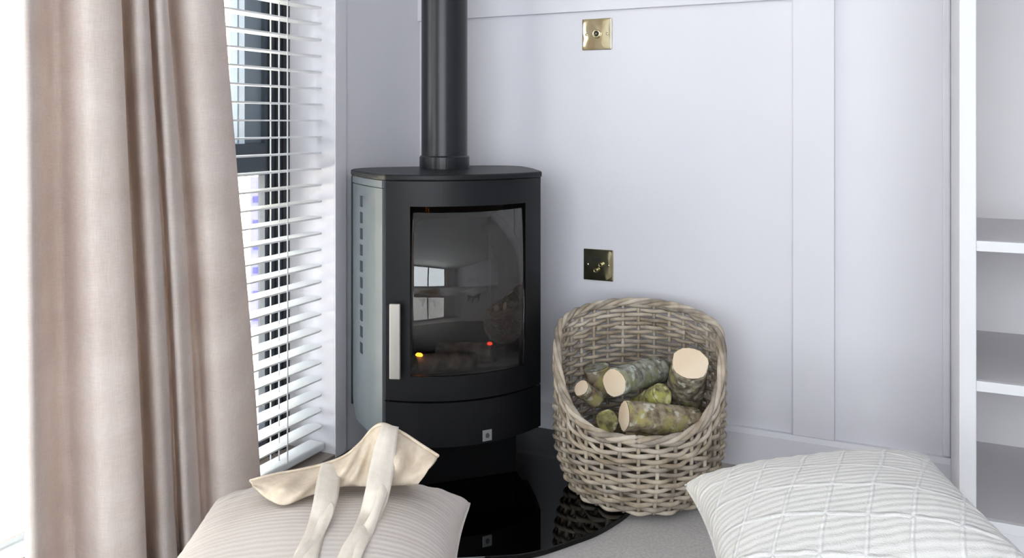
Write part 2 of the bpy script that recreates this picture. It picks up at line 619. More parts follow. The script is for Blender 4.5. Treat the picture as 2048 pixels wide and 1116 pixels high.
struct(MB().box(fx0, 0.004, OY0, OY1, -0.004, 0.010).build('trim_7', 'sill_board'), 'brown threshold board under the blind')

# ------------------------------------------------------------------ outside
struct(MB().box(-9, -WT, 9, -9, -0.3, -0.15).build('ground_outside', 'patio_stone'), 'pale paved ground outside the window')
cab = thing('cabin_wall', 'cream clad neighbouring cabin wall outside the window', 'building', (-4.6, 0, -0.15))
bm_ = MB()
prof = [(0, 0), (0.022, 0), (0.010, 0.148), (0, 0.148)]
vs = [(x, y, z) for y in (-3.5, 7.0) for x, z in prof]
bm_.add(vs, [(0, 1, 2, 3), (7, 6, 5, 4), (0, 4, 5, 1), (1, 5, 6, 2), (2, 6, 7, 3), (3, 7, 4, 0)])
bme = bm_.mesh('cladding_board', 'cream_cladding')
MB().box(-0.1, 0, -3.5, 7.0, 0, 2.4).build('wall_core', 'cream_cladding', cab)
for k in range(16):
    link_copy(bme, 'cladding_board', cab, (0, 0, k * 0.15))
# slim banner seen between the slats
bn = thing('banner_stand', 'slim lilac and blue banner on a post outside the window', 'banner', (-0.734, 0.110, -0.15), math.radians(-48))
MB().box(-0.010, 0.010, -0.010, 0.010, 0, 0.83).build('post', 'post_metal', bn)
MB().box(0.010, 0.018, -0.027, 0.027, 0.30, 0.83).build('banner_panel', 'banner_lilac', bn)
mk = MB().prism([(-0.018, 0), (0.016, 0), (0.016, 0.062), (0.003, 0.062), (0.003, 0.022), (-0.018, 0.022)], 0, 0.0015).mesh('banner_mark', 'banner_blue')
for i in range(6):
    o = link_copy(mk, 'banner_mark', bn, (0.018, 0, 0.325 + i * 0.083))
    o.rotation_euler = (PI / 2, 0, PI / 2)
MB().box(-0.12, 0.12, -0.12, 0.12, 0, 0.02).build('base_plate', 'post_metal', bn)

# ------------------------------------------------------------------ venetian blind
PITCH = 0.0417
bl = thing('venetian_blind', 'white venetian blind with open slats hanging in the window', 'blind', (-0.046, -0.432, 0))
BL = OY1 + 0.012 + 0.432
MB().box(-0.028, 0.028, 0, BL, 2.045, 2.098).build('headrail', 'blind_white', bl, bevel=0.003)
MB().box(-0.026, 0.026, 0, BL, 0.022, 0.042).build('bottom_rail', 'blind_white', bl, bevel=0.006, bseg=3)
sl = MB()
cr = 0.022
outl = []
hw = 0.025
for (cy, cx_, a0) in ((-cr, hw - cr, 0), (-cr, -hw + cr, 90), (BL + cr, -hw + cr, 180), (BL + cr, hw - cr, 270)):
    for k in range(4):
        a = math.radians(a0 + k * 30)
        outl.append((cx_ + cr * math.cos(a), cy + cr * math.sin(a)))
sl.prism(outl, -0.0019, 0.0019)
sme = sl.mesh('slat', 'blind_white')
NS = 47
for k in range(NS):
    o = link_copy(sme, 'slat', bl, (0, 0, 0.0835 + k * PITCH))
    o.rotation_euler = (random.uniform(-0.0006, 0.0006), random.uniform(-0.02, 0.02), 0)
cm = MB().box(-0.0009, 0.0009, -0.0016, 0.0016, 0.04, 2.046).mesh('ladder_cord', 'cord_white')
for y in (-0.148, -0.75, -1.45):
    for x in (-0.0265, 0.0, 0.0265):
        link_copy(cm, 'ladder_cord', bl, (x, y, 0))

# ------------------------------------------------------------------ curtain
cu = thing('curtain', 'beige linen curtain hanging in soft folds beside the blind', 'curtain', (0, 0, 0))
# plan of the cloth: (distance from wall, image column it was measured at)
CP = [(0.075, 478), (0.098, 462), (0.112, 440), (0.108, 412), (0.080, 390), (0.036, 372), (0.030, 358), (0.070, 361), (0.110, 352),
      (0.112, 340), (0.082, 332), (0.045, 322), (0.045, 314), (0.090, 319), (0.122, 308), (0.118, 290), (0.080, 278), (0.032, 264), (0.028, 246),
      (0.080, 255), (0.128, 255), (0.150, 240), (0.150, 205), (0.135, 170), (0.085, 142), (0.048, 120), (0.048, 95), (0.100, 72), (0.118, 52),
      (0.100, 36), (0.07, 40)]


def col_to_y(px, v):
    r = (px - CX) / F_PX
    c, s = math.cos(YAW), math.sin(YAW)
    d = (v - CAM.x) / (c * r - s)
    return CAM.y + (s * r + c) * d


plan = catmull([(v, col_to_y(px, v)) for v, px in CP], 7)
ya = min(p[1] for p in plan)
NZ = 60
ZB, ZT = 0.012, 2.12


def cloth(u, w):
    i = min(int(round(u * (len(plan) - 1))), len(plan) - 1)
    v, y = plan[i]
    z = ZB + (ZT - ZB) * w
    k = 1 + 0.15 * (0.574 - z)
    yy = ya + (y - ya) * k + 0.02 * (0.574 - z)
    vv = 0.095 + (v - 0.095) * (1 + 0.12 * math.sin(z * 2.3 + y * 9))
    nv = noise.noise(Vector((y * 7, z * 1.3, 0.0))) * 0.010
    return (vv + nv + 0.012, yy + noise.noise(Vector((y * 6, z * 1.1, 5.0))) * 0.006, z)


cob = MB().grid(cloth, len(plan), NZ).build('cloth', 'curtain_linen', cu, weld=False)
cob.modifiers.new('thick', 'SOLIDIFY').thickness = 0.0018
MB().tube([(0.105, -0.30, 2.15), (0.105, -2.3, 2.15)], 0.013, 14).build('curtain_pole', 'rail_metal', cu)
for k in range(8):
    rp = [(0.105 + 0.020 * math.cos(a), -0.93 - k * 0.055, 2.15 + 0.020 * math.sin(a)) for a in [2 * PI * i / 14 for i in range(14)]]
    MB().tube(rp, 0.003, 6, closed=True).build('curtain_ring', 'rail_metal', cu)
for y in (-0.36, -2.24):
    MB().box(0.0, 0.105, y - 0.008, y + 0.008, 2.142, 2.158).build('pole_bracket', 'rail_metal', cu)

# ------------------------------------------------------------------ hearth
HZ = 0.012
half = [(0.80, -0.02), (0.80, -0.30), (0.793, -0.39), (0.783, -0.447), (0.760, -0.520), (0.726, -0.583), (0.690, -0.642), (0.668, -0.668)]
arc = catmull(half, 6)
pol = [(0.02, -0.02)] + [(-y, -x) for x, y in arc][:-1] + arc[::-1]
he = MB().prism(pol, 0.0, HZ).build('hearth', 'black_glass', bevel=0.0015)
tag(he, 'glossy black glass hearth with a curved front under the stove', 'hearth')

# ------------------------------------------------------------------ stove
SW, SB = 0.194, 0.065
st = thing('wood_stove', 'black curved wood stove with glass door in the corner', 'stove', (0.385, -0.417, HZ), PI / 4)


def front(x, off=0.0):
    return -SB * (1 - (x / SW) ** 2) - off


def side_pt(t, sgn, off=0.0):
    """plan of a side, t=0 at the front corner, t=1 at its widest"""
    x = SW + 0.004 + 0.035 * (1 - (1 - t) ** 1.6) + off
    return (sgn * x, 0.010 + 0.232 * t)


def outline(off):
    """counter-clockwise plan of the whole stove grown by off"""
    p = [(x, front(x, off)) for x in [-SW - off * 0.7 + (2 * SW + off * 1.4) * k / 24 for k in range(25)]]
    p += [side_pt(t, 1, off) for t in (0.08, 0.25, 0.5, 0.75, 1.0)]
    p += [(0.222 + off, 0.275), (0.195 + off, 0.305 + off * .5), (0.150, 0.325 + off * .5)]
    q = [(-x, y) for x, y in p[25:]][::-1]
    return p + q


Zo = -HZ
MB().prism(outline(0.004), 0.723 , 0.738).build('top_plate', 'stove_paint', st, bevel=0.004, bseg=3)
# shell: floor, roof, back and cheeks round an empty firebox
sh = MB()
ins = [(-0.186, -0.004)] + [(x, front(x, -0.016)) for x in [-0.17 + 0.34 * k / 16 for k in range(17)]] + [(0.186, -0.004)]
ins += [(side_pt(t, 1, -0.016)[0], side_pt(t, 1)[1]) for t in (0.1, 0.4, 0.7, 1.0)] + [(0.200, 0.270), (0.14, 0.31)]
ins += [(-0.14, 0.31), (-0.200, 0.270)] + [(side_pt(t, -1, -0.016)[0], side_pt(t, -1)[1]) for t in (1.0, 0.7, 0.4, 0.1)]
sh.prism(ins, 0.103, 0.205)
sh.prism(ins, 0.70, 0.722)
for s in (-1, 1):
    sh.add([], [])
    pts = [(s * 0.186, -0.004)] + [(side_pt(t, s, -0.016)[0], side_pt(t, s)[1]) for t in (0.1, 0.4, 0.7, 1.0)] + [(s * 0.200, 0.270), (s * 0.14, 0.31)]
    inn = [(s * 0.12, 0.295), (s * 0.165, 0.25), (s * 0.165, 0.01)]
    sh.prism((pts + inn) if s > 0 else (pts + inn)[::-1], 0.205, 0.70)
sh.box(-0.14, 0.14, 0.293, 0.31, 0.205, 0.70)
sh.build('body', 'stove_paint', st, weld=False)
# black rear plate, a little wider than the cheeks
MB().prism([(-0.236, 0.246), (0.236, 0.246), (0.226, 0.283), (0.16, 0.327), (-0.16, 0.327), (-0.226, 0.283)], 0.13, 0.722).build('rear_plate', 'stove_paint', st, bevel=0.003)
# side panels with a column of vent slots
NSL = 10
for s in (-1, 1):
    m = MB()
    ts = [0.02, 0.2, 0.38, 0.585, 0.66, 0.80, 0.9, 0.97]
    z0, z1 = 0.108, 0.7035
    zs = [z0]
    for k in range(NSL):
        zb = 0.285 + k * 0.0405
        zs += [zb, zb + 0.0275]
    zs.append(z1)
    R = 0.055

    def corner(t, z):
        """rounded lower rear corner"""
        L_ = (0.97 - t) * 0.24
        if z < z0 + R and L_ < R:
            dz = R - math.sqrt(max(R * R - (R - L_) ** 2, 0))
            if z < z0 + dz:
                return z0 + dz
        return z
    ts2 = [0.02, 0.2, 0.38, 0.56, 0.655] + [0.74, 0.80, 0.86, 0.91, 0.945, 0.962, 0.97]
    th = 0.010
    idx = {}

    def vtx(i, j, layer):
        key = (i, j, layer)
        if key not in idx:
            t, z = ts2[i], corner(ts2[i], zs[j])
            x, y = side_pt(t, s, -th * layer)
            idx[key] = len(m.v)
            m.v.append((x, y, z))
        return idx[key]
    cells = [(i, j) for i in range(len(ts2) - 1) for j in range(len(zs) - 1) if not (i == 3 and j % 2 == 1 and 0 < j < len(zs) - 1)]
    cs = set(cells)
    for (i, j) in cells:
        for layer in (0, 1):
            q = [vtx(i, j, layer), vtx(i + 1, j, layer), vtx(i + 1, j + 1, layer), vtx(i, j + 1, layer)]
            m.f.append(tuple(q))
            m.sm.append(False)
        for (di, dj, a, b) in ((-1, 0, (i, j), (i, j + 1)), (1, 0, (i + 1, j), (i + 1, j + 1)), (0, -1, (i, j), (i + 1, j)), (0, 1, (i, j + 1), (i + 1, j + 1))):
            if (i + di, j + dj) not in cs:
                m.f.append((vtx(*a, 0), vtx(*b, 0), vtx(*b, 1), vtx(*a, 1)))
                m.sm.append(False)
    m.build('side_panel', 'stove_side', st)
    tt = [0.02 + 0.95 * k / 8 for k in range(9)]
    pl_ = [side_pt(t, s, 0.001) for t in tt] + [side_pt(t, s, -0.012) for t in tt[::-1]]
    MB().prism(pl_ if s > 0 else pl_[::-1], 0.7055, 0.7225).build('edge_glint', 'stove_side', st)  # pale strip paints the light reflecting off the top plate's edge


def arc_panel(xa, xb, z0, z1, off0, off1, nseg=28):
    xs = [xa + (xb - xa) * k / nseg for k in range(nseg + 1)]
    p = [(x, front(x, off0)) for x in xs] + [(x, front(x, off1)) for x in xs[::-1]]
    return p


dr = MB()
WX, WZ0, WZ1 = 0.143, 0.270, 0.664
dr.prism(arc_panel(-SW, -WX, 0, 0, 0.0, -0.016, 8), 0.213, 0.7225)
dr.prism(arc_panel(WX, SW, 0, 0, 0.0, -0.016, 8), 0.213, 0.7225)
dr.prism(arc_panel(-WX, WX, 0, 0, 0.0, -0.016), 0.213, WZ0)
dr.prism(arc_panel(-WX, WX, 0, 0, 0.0, -0.016), WZ1, 0.7225)
door = dr.build('door', 'stove_paint', st)
MB().prism(arc_panel(-WX, WX, 0, 0, -0.003, -0.007), WZ0, WZ1, True).build('glass', 'stove_glass', door)
hx = -0.168
hy = front(hx)
hd = MB()
hd.box(-0.0125, 0.0125, -0.034, -0.026, 0, 0.172)
ho = hd.build('handle', 'brushed_nickel', door, bevel=0.002)
ho.location = (hx, hy, 0.272)
ho.rotation_euler = (0, 0, -0.45)
ho['label'] = 'flat pale metal door handle'
for z in (0.02, 0.152):
    po = MB().box(-0.006, 0.006, -0.028, 0.004, z - 0.006, z + 0.006).build('handle_post', 'stove_paint', door)
    po.location, po.rotation_euler = (hx, hy, 0.272), (0, 0, -0.45)
lp = MB().prism(arc_panel(-SW, SW, 0, 0, 0.0, -0.014), 0.106, 0.2085).build('ash_panel', 'stove_paint', st)
bx_ = 0.034
bo = MB().box(-0.012, 0.012, -0.0022, 0.0, 0, 0.026).build('badge', 'badge_metal', st, bevel=0.0008)
bo.location = (bx_, front(bx_) + 0.0002, 0.111)
bo.rotation_euler = (0, 0, math.atan2(front(bx_ + .01) - front(bx_), .01))
bo['label'] = 'small square grey metal badge'
bmk = MB().prism([(-0.0045, 0.0085), (0.003, 0.0070), (0.0055, 0.0125), (0.0035, 0.0175), (-0.0005, 0.0195), (-0.0045, 0.0165)], 0.0020, 0.0032)
bmk.v = [(x, -z, y) for x, y, z in bmk.v]
bmk.build('badge_mark', 'badge_mark', bo, weld=False)
MB().prism([(-0.13, 0.0), (0.13, 0.0), (0.15, 0.24), (-0.15, 0.24)], 0.0, 0.104).build('pedestal', 'pedestal_black', st, bevel=0.002)
# firebox lining
MB().box(-0.118, 0.118, 0.272, 0.292, 0.206, 0.68).build('back_brick', 'fire_brick', st)
for s in (-1, 1):
    MB().prism([(s * 0.162, 0.02), (s * 0.162, 0.25), (s * 0.122, 0.285), (s * 0.118, 0.265), (s * 0.144, 0.24), (s * 0.144, 0.02)][::s], 0.206, 0.68).build('side_brick', 'fire_brick', st)
MB().add([(-0.14, 0.06, 0.66), (0.14, 0.06, 0.66), (0.14, 0.25, 0.60), (-0.14, 0.25, 0.60), (-0.14, 0.06, 0.68), (0.14, 0.06, 0.68), (0.14, 0.25, 0.62), (-0.14, 0.25, 0.62)],
         [(0, 3, 2, 1), (4, 5, 6, 7), (0, 1, 5, 4), (1, 2, 6, 5), (2, 3, 7, 6), (3, 0, 4, 7)]).build('baffle', 'fire_brick', st)
MB().box(-0.142, 0.142, 0.0, 0.012, 0.206, 0.262).build('log_guard', 'stove_paint', st)


def ashbed(u, v):
    x, y = -0.143 + 0.286 * u, 0.013 + 0.255 * v
    return (x, y, 0.220 + 0.012 * noise.noise(Vector((x * 25, y * 25, 1))))


MB().grid(ashbed, 22, 18).build('ash_bed', 'ash', st, weld=False)


def log_mesh(L_, r, seed, bend=0.0, knots=0.06, sides=20, rings=12):
    """bark tube along +x from 0 to L_, radius r, returns (bark MB, face0 MB, face1 MB)"""
    rows = []
    for i in range(rings + 1):
        x = L_ * i / rings
        c = Vector((x, bend * math.sin(PI * i / rings), 0))
        row = []
        for k in range(sides):
            a = 2 * PI * k / sides
            rr = r * (1 + knots * noise.noise(Vector((x * 14, math.cos(a) * 1.7, math.sin(a) * 1.7 + seed))) * 2
                      + 0.02 * noise.noise(Vector((x * 60, math.cos(a) * 6, math.sin(a) * 6 + seed))))
            row.append(c + Vector((0, math.cos(a) * rr, math.sin(a) * rr)))
        rows.append(row)
    b = MB()
    b.add([p for row in rows for p in row],
          [(i * sides + k, i * sides + (k + 1) % sides, (i + 1) * sides + (k + 1) % sides, (i + 1) * sides + k) for i in range(rings) for k in range(sides)], True)
    fs = []
    for row, nx in ((rows[0], -1), (rows[-1], 1)):
        c = sum(row, Vector()) / sides
        q = [c + (p - c) * 0.955 + Vector((nx * 0.0012, 0, 0)) for p in row]
        m = MB()
        m.add(q, [tuple(range(sides))[::-nx]])
        # bark collar closing the rim
        b.add(row + [c + (p - c) * 0.95 for p in row], [(k, (k + 1) % sides, sides + (k + 1) % sides, sides + k) for k in range(sides)], False)
        fs.append(m)
    return b, fs


def add_log(name, label, p0, p1, r, barkm, seed, group, cat='log', bend=0.006, facem='cut_wood'):
    p0, p1 = Vector(p0), Vector(p1)
    t = thing(name, label, cat, p0, 0, group)
    t.rotation_mode = 'QUATERNION'
    t.rotation_quaternion = (p1 - p0).to_track_quat('X', 'Z')
    b, fs = log_mesh((p1 - p0).length, r, seed, bend)
    b.build('bark', barkm, t)
    for m in fs:
        o = m.build('cut_face', facem, t, weld=False)
    return t


def stv(x, y, z):
    c = math.cos(PI / 4)
    return Vector((0.385 + c * (x - y), -0.417 + c * (x + y), HZ + z))


e1 = add_log('charred_log', 'charred log with an orange ember behind the stove glass', stv(-0.115, 0.050, 0.272), stv(0.045, 0.085, 0.258), 0.024, 'charred_bark', 3, 'logs burning in the stove', facem='charred_bark')
e2 = add_log('charred_log', 'charred log with a red ember behind the stove glass', stv(-0.02, 0.190, 0.258), stv(0.110, 0.120, 0.262), 0.026, 'charred_bark', 9, 'logs burning in the stove', facem='charred_bark')


def blob(r, seed):
    m = MB()

    def f(u, v):
        a, b = 2 * PI * u, PI * (v - 0.5)
        d = Vector((math.cos(a) * math.cos(b), math.sin(a) * math.cos(b), 0.55 * math.sin(b)))
        return d * r * (1 + 0.35 * noise.noise(d * 2.2 + Vector((seed, 0, 0))))
    return m.grid(f, 12, 8, closed_u=True)


o = blob(0.0085, 2).build('ember', 'ember_orange', e1)
o.location = (0.006, -0.012, 0.028)
o = blob(0.0075, 5).build('ember', 'ember_red', e2)
o.location = (0.140, -0.005, 0.027)

# flue
fp = thing('stove_pipe', 'straight matt black flue pipe rising from the stove top', 'flue pipe', stv(0.008, 0.225, 0.738))
MB().lathe([(0, 0), (0.0665, 0), (0.0665, 0.030), (0.0625, 0.034), (0, 0.034)], 56, False).build('collar', 'flue_paint', fp)
MB().lathe([(0.0612, 0.030), (0.0612, CH - HZ - 0.738)], 64, True).build('pipe', 'flue_paint', fp)

# ------------------------------------------------------------------ brass plates
PL = 0.086


def plate(name, label, x, z, body, kind):
    t = thing(name, label, 'wall plate', (x, -0.0001, z), 0, None)
    m = MB().box(-PL / 2, PL / 2, -0.0045, 0, -PL / 2, PL / 2)
    m.build('faceplate', body, t, bevel=0.0022, bseg=3)

    def dish(u, v):
        x_, z_ = (u - 0.5) * (PL - 0.006), (v - 0.5) * (PL - 0.006)
        e = max(0.0, (1 - (2 * u - 1) ** 4)) * max(0.0, (1 - (2 * v - 1) ** 4))
        return (x_, -0.0044 - 0.0012 * e - 0.00035 * noise.noise(Vector((x_ * 60, z_ * 45, z))), z_)
    MB().grid(dish, 24, 24).build('polished_face', body, t, weld=False)
    for s in (-1, 1):
        sc = MB().lathe([(0, 0), (0.0036, 0), (0.0036, 0.0006), (0.0030, 0.0012), (0, 0.0012)], 16)
        so = sc.build('screw', 'brass', t)
        so.location = (s * 0.0302, -0.0054, 0)
        so.rotation_euler = (PI / 2, 0, 0)
        sl_ = MB().box(-0.0028, 0.0028, -0.0004, 0.0004, 0.0009, 0.0014).build('screw_slot', 'dark_hole', so)
        sl_.rotation_euler = (0, 0, 0.5 * s)

    def rnd(nm, prof_, mt, x_, z_):
        o = MB().lathe(prof_, 28).build(nm, mt, t)
        o.location, o.rotation_euler = (x_, -0.0054, z_), (PI / 2, 0, 0)
        return o
    if kind == 'single':
        r = rnd('socket_ring', [(0.0065, 0), (0.0125, 0), (0.0125, 0.004), (0.0105, 0.005), (0.0075, 0.005), (0.0065, 0.001)], body, 0, 0.001)
        rnd('socket_hole', [(0, 0.0003), (0.0066, 0.0003)], 'dark_hole', 0, 0.001)
        rnd('socket_pin', [(0, 0), (0.0018, 0), (0.0018, 0.006), (0, 0.006)], 'brass', 0, 0.001)
    else:
        for (x_, z_) in ((-0.004, -0.014), (0.010, 0.002)):
            rnd('socket_thread', [(0.003, 0), (0.0062, 0), (0.0062, 0.010), (0.0054, 0.011), (0.0036, 0.011), (0.003, 0.002)], body, x_, z_)
            rnd('socket_hole', [(0, 0.0006), (0.0034, 0.0006)], 'dark_hole', x_, z_)
        o = MB().box(-0.011, 0.011, -0.0006, 0, 0.010, 0.021).build('recess', 'dark_hole', t)
        o.location = (-0.001, -0.0054, 0)
    return t


plate('wall_plate', 'square bright brass aerial plate just under the panelling rail', 0.571, 1.114, 'brass', 'single')
plate('wall_plate', 'square brass socket plate with darker painted reflection low on the wall above the basket', 0.575, 0.479, 'brass_dark_reflection', 'double')

# ------------------------------------------------------------------ shelf unit
cx0, cx1, cdp, chh = 1.437, 2.45, -0.443, 2.2
su = thing('shelf_unit', 'built-in white shelving with open compartments greyed for shade', 'shelves', (0, 0, 0))
MB().box(cx0, cx0 + 0.018, -0.0005, cdp + 0.018, 0, chh).build('side_panel', 'white_paint', su, bevel=0.001)
MB().box(cx1 - 0.018, cx1, -0.0005, cdp + 0.018, 0, chh).build('side_panel', 'white_paint', su, bevel=0.001)
MB().box(cx0 - 0.001, cx0 + 0.027, cdp + 0.018, cdp, 0, chh).build('front_post', 'white_paint', su, bevel=0.0015)
MB().box(cx1 - 0.027, cx1 + 0.001, cdp + 0.018, cdp, 0, chh).build('front_post', 'white_paint', su, bevel=0.0015)
MB().box(cx0 + 0.018, cx1 - 0.018, -0.0005, -0.010, 0, chh).build('back_panel', 'shelf_shaded', su)
MB().box(cx0 - 0.001, cx1 + 0.001, -0.0005, cdp, chh, chh + 0.03).build('top_board', 'white_paint', su)
MB().box(cx0 + 0.027, cx1 - 0.027, cdp + 0.002, cdp + 0.02, 0.0, 0.126).build('plinth', 'white_paint', su)
for z in (0.126, 0.379, 0.636, 1.35, 1.75):
    s = MB().box(cx0 + 0.018, cx1 - 0.018, -0.010, cdp + 0.014, z, z + 0.018).build('shelf', 'shelf_shaded', su)
    MB().box(cx0 + 0.027, cx1 - 0.027, cdp + 0.014, cdp + 0.001, z - 0.001, z + 0.018).build('shelf_lipping', 'white_paint', s, bevel=0.0008)

# ------------------------------------------------------------------ log basket
BC = Vector((0.771, -0.272, HZ))
bdir = math.atan2(CAM.y - BC.y, CAM.x - BC.x)       # towards the room, the low side
lb = thing('log_basket', 'round grey wicker log basket with a scooped front', 'basket', BC, bdir)
NST = 30


def bas_r(z):
    t = z / 0.40
    return 0.150 + 0.040 * min(1.0, (z / 0.10)) ** 0.6 + 0.004 * math.sin(t * PI)


def rim(a):
    """height of the rim at angle a from the low front"""
    c = 0.5 - 0.5 * math.cos(a)          # 0 front, 1 back
    s = c / 0.62
    base = 0.178 + (0.355 - 0.178) * (3 * s * s - 2 * s ** 3 if s < 1 else 1.0)
    return base + 0.040 * max(0.0, (c - 0.35) / 0.65) ** 1.2


# stakes
for k in range(NST):
    a = 2 * PI * k / NST
    zt = rim(a) - 0.004
    pts = []
    for i in range(11):
        z = 0.006 + (zt - 0.006) * i / 10
        r = bas_r(z)
        pts.append((r * math.cos(a), r * math.sin(a), z))
    MB().tube(pts, 0.0044, 6).build('stake', 'wicker_%d' % (k % 3), lb, weld=False)
# weavers, in front of one stake and behind the next
rows = []
z = 0.008
row = 0
SPS = 5
while z < 0.372:
    runs, cur = [], []
    tot = NST * SPS
    ph = row % 2
    for i in range(tot + 1):
        a = 2 * PI * i / tot
        zz = z + 0.0022 * noise.noise(Vector((math.cos(a) * 3, math.sin(a) * 3, z * 40)))
        if zz < rim(a) - 0.046 - (0.012 if z > 0.1 else 0):
            w_ = math.cos(PI * (i / SPS + ph))
            r = bas_r(zz) + 0.0066 * w_ + 0.001 * noise.noise(Vector((a * 5, z * 90, 2)))
            cur.append((r * math.cos(a), r * math.sin(a), zz))
        else:
            if len(cur) > 3:
                runs.append(cur)
            cur = []
    if len(cur) > 3:
        runs.append(cur)
    if len(runs) == 2 and len(runs[0]) + len(runs[1]) < tot + 1:
        runs = [runs[1][:-1] + runs[0]] if abs(Vector(runs[1][-1]).xy.length - Vector(runs[0][0]).xy.length) < 0.02 and runs[0][0][1] * runs[0][0][1] < 1e-6 else runs
    for q in runs:
        rad = 0.0053 + random.uniform(-0.0007, 0.0007)
        full = len(q) == tot + 1
        MB().tube(q[:-1] if full else q, rad, 6, closed=full, flat=0.72).build('weaver', 'wicker_%d' % random.randrange(3), lb, weld=False)
    z += 0.0119
    row += 1
# band of rods that follow the rim
for b in range(5):
    q = []
    tot = NST * SPS
    for i in range(tot):
        a = 2 * PI * i / tot
        zz = rim(a) - 0.009 - b * 0.0118 + 0.003 * noise.noise(Vector((math.cos(a) * 4, math.sin(a) * 4, b * 3.1)))
        w_ = math.cos(PI * (i / SPS + b))
        r = bas_r(zz) + 0.0066 * w_
        q.append((r * math.cos(a), r * math.sin(a), zz))
    MB().tube(q, 0.0055, 6, closed=True, flat=0.8).build('weaver', 'wicker_%d' % random.randrange(3), lb, weld=False)
# plaited rim
for b in range(3):
    q = []
    tot = 170
    for i in range(tot):
        a = 2 * PI * i / tot
        tw = a * 10 + b * 2 * PI / 3
        r = bas_r(rim(a)) + 0.0052 * math.cos(tw)
        q.append((r * math.cos(a), r * math.sin(a), rim(a) + 0.001 + 0.0052 * math.sin(tw)))
    MB().tube(q, 0.0056, 7, closed=True).build('rim_plait', 'wicker_%d' % b, lb, weld=False)
MB().lathe([(0, 0.004), (0.146, 0.004), (0.146, 0.014), (0, 0.014)], 40, False).build('basket_base', 'wicker_2', lb)

# ------------------------------------------------------------------ logs in the basket
GL = 'split logs in the wicker basket'


add_log('firewood_log', 'thick log with a large pale round cut face against the basket side', at(1381, 727, 1.945), at(1368, 808, 2.05), 0.043, 'bark_green', 1.0, GL, bend=0.002)
add_log('firewood_log', 'grey log with pale oval cut face in the middle of the basket', at(1229, 766, 1.965), at(1322, 738, 2.11), 0.033, 'bark_grey', 2.0, GL, bend=0.002)
add_log('firewood_log', 'lichen covered log with narrow cut face at the low basket rim', at(1249, 832, 1.895), at(1392, 844, 1.935), 0.033, 'bark_brown', 3.0, GL, bend=0.002)
add_log('firewood_log', 'green mossy log wedged between the two pale cut faces', at(1274, 818, 2.03), at(1324, 788, 1.96), 0.027, 'bark_moss', 4.0, GL, bend=0.002, facem='bark_moss')
add_log('firewood_log', 'dull brown log standing at the back beside the basket wall', at(1192, 735, 2.10), at(1206, 788, 2.10), 0.032, 'bark_brown', 5.0, GL, bend=0.002, facem='bark_grey')
add_log('firewood_log', 'small log with a sliver of cut face by the sloping rim', at(1163, 776, 1.985), at(1194, 799, 2.02), 0.020, 'bark_brown', 6.0, GL, bend=0.002)
add_log('firewood_log', 'brown log tucked low under the grey log with pale oval face', at(1214, 842, 1.985), at(1244, 848, 2.13), 0.026, 'bark_brown', 8.0, GL, bend=0.002, facem='bark_moss')
add_log('firewood_log', 'dark log lying underneath the others in the basket', at(1262, 880, 2.02), at(1360, 872, 2.06), 0.032, 'bark_green', 7.0, GL, bend=0.002)

# ------------------------------------------------------------------ cushions on low stools
RV = Vector((math.cos(YAW), math.sin(YAW), 0))
FV = Vector((-math.sin(YAW), math.cos(YAW), 0))


def room(xr, d, z):
    return Vector((CAM.x, CAM.y, 0)) + RV * xr + FV * d + Vector((0, 0, z))


def pillow_pt(u, v, a, b, ht, hb, top, seed):
    ear = 0.085
    x = a * u * (1 - ear * (1 - v * v) * abs(u) ** 1.5)
    y = b * v * (1 - ear * (1 - u * u) * abs(v) ** 1.5)
    e = max((1 - u * u), 0.0) * max((1 - v * v), 0.0)
    h = e ** 0.36
    wr = 0.006 * noise.noise(Vector((x * 9, y * 9, seed))) * h
    # puckers running in from the seam
    pk = 0.0025 * math.sin(u * 40 + seed) * (v * v) * h + 0.0025 * math.sin(v * 38 + seed) * (u * u) * h
    return Vector((x, y, (ht * h + wr + pk) if top else (-hb * h)))


def cushion(name, label, loc, rot, a, b, ht, hb, m, seed):
    t = thing(name, label, 'cushion', loc)
    t.rotation_euler = rot
    n_ = 56
    ez = lambda q: math.sin((q - 0.5) * PI)
    mb = MB()
    mb.grid(lambda u, v: pillow_pt(ez(u), ez(v), a, b, ht, hb, True, seed), n_, n_)
    mb.grid(lambda u, v: pillow_pt(ez(u), ez(v), a, b, ht, hb, False, seed), n_, n_, flip=True)
    mb.build('cover', m, t)
    pr = []
    for s in range(4):
        for k in range(24):
            q = -1 + 2 * k / 24
            u, v = ((q, -1), (1, q), (-q, 1), (-1, -q))[s]
            p = pillow_pt(u, v, a, b, ht, hb, True, seed)
            pr.append((p.x, p.y, 0))
    MB().tube(pr, 0.0028, 6, closed=True).build('seam', m, t, weld=False)
    return t


def stool(label, loc, rz, h, r):
    t = thing('footstool', label, 'footstool', loc, rz)
    MB().lathe([(0, h - 0.07), (r * 0.96, h - 0.07), (r, h - 0.055), (r, h - 0.02), (r * 0.95, h - 0.004), (r * 0.5, h), (0, h)], 40).build('seat', 'stool_fabric', t)
    for k in range(4):
        a = PI / 4 + k * PI / 2
        p = Vector((math.cos(a), math.sin(a), 0)) * r * 0.72
        MB().tube([(p.x * 1.1, p.y * 1.1, 0), (p.x, p.y, h - 0.068)], [0.010, 0.016], 10).build('leg', 'stool_wood', t)
    return t


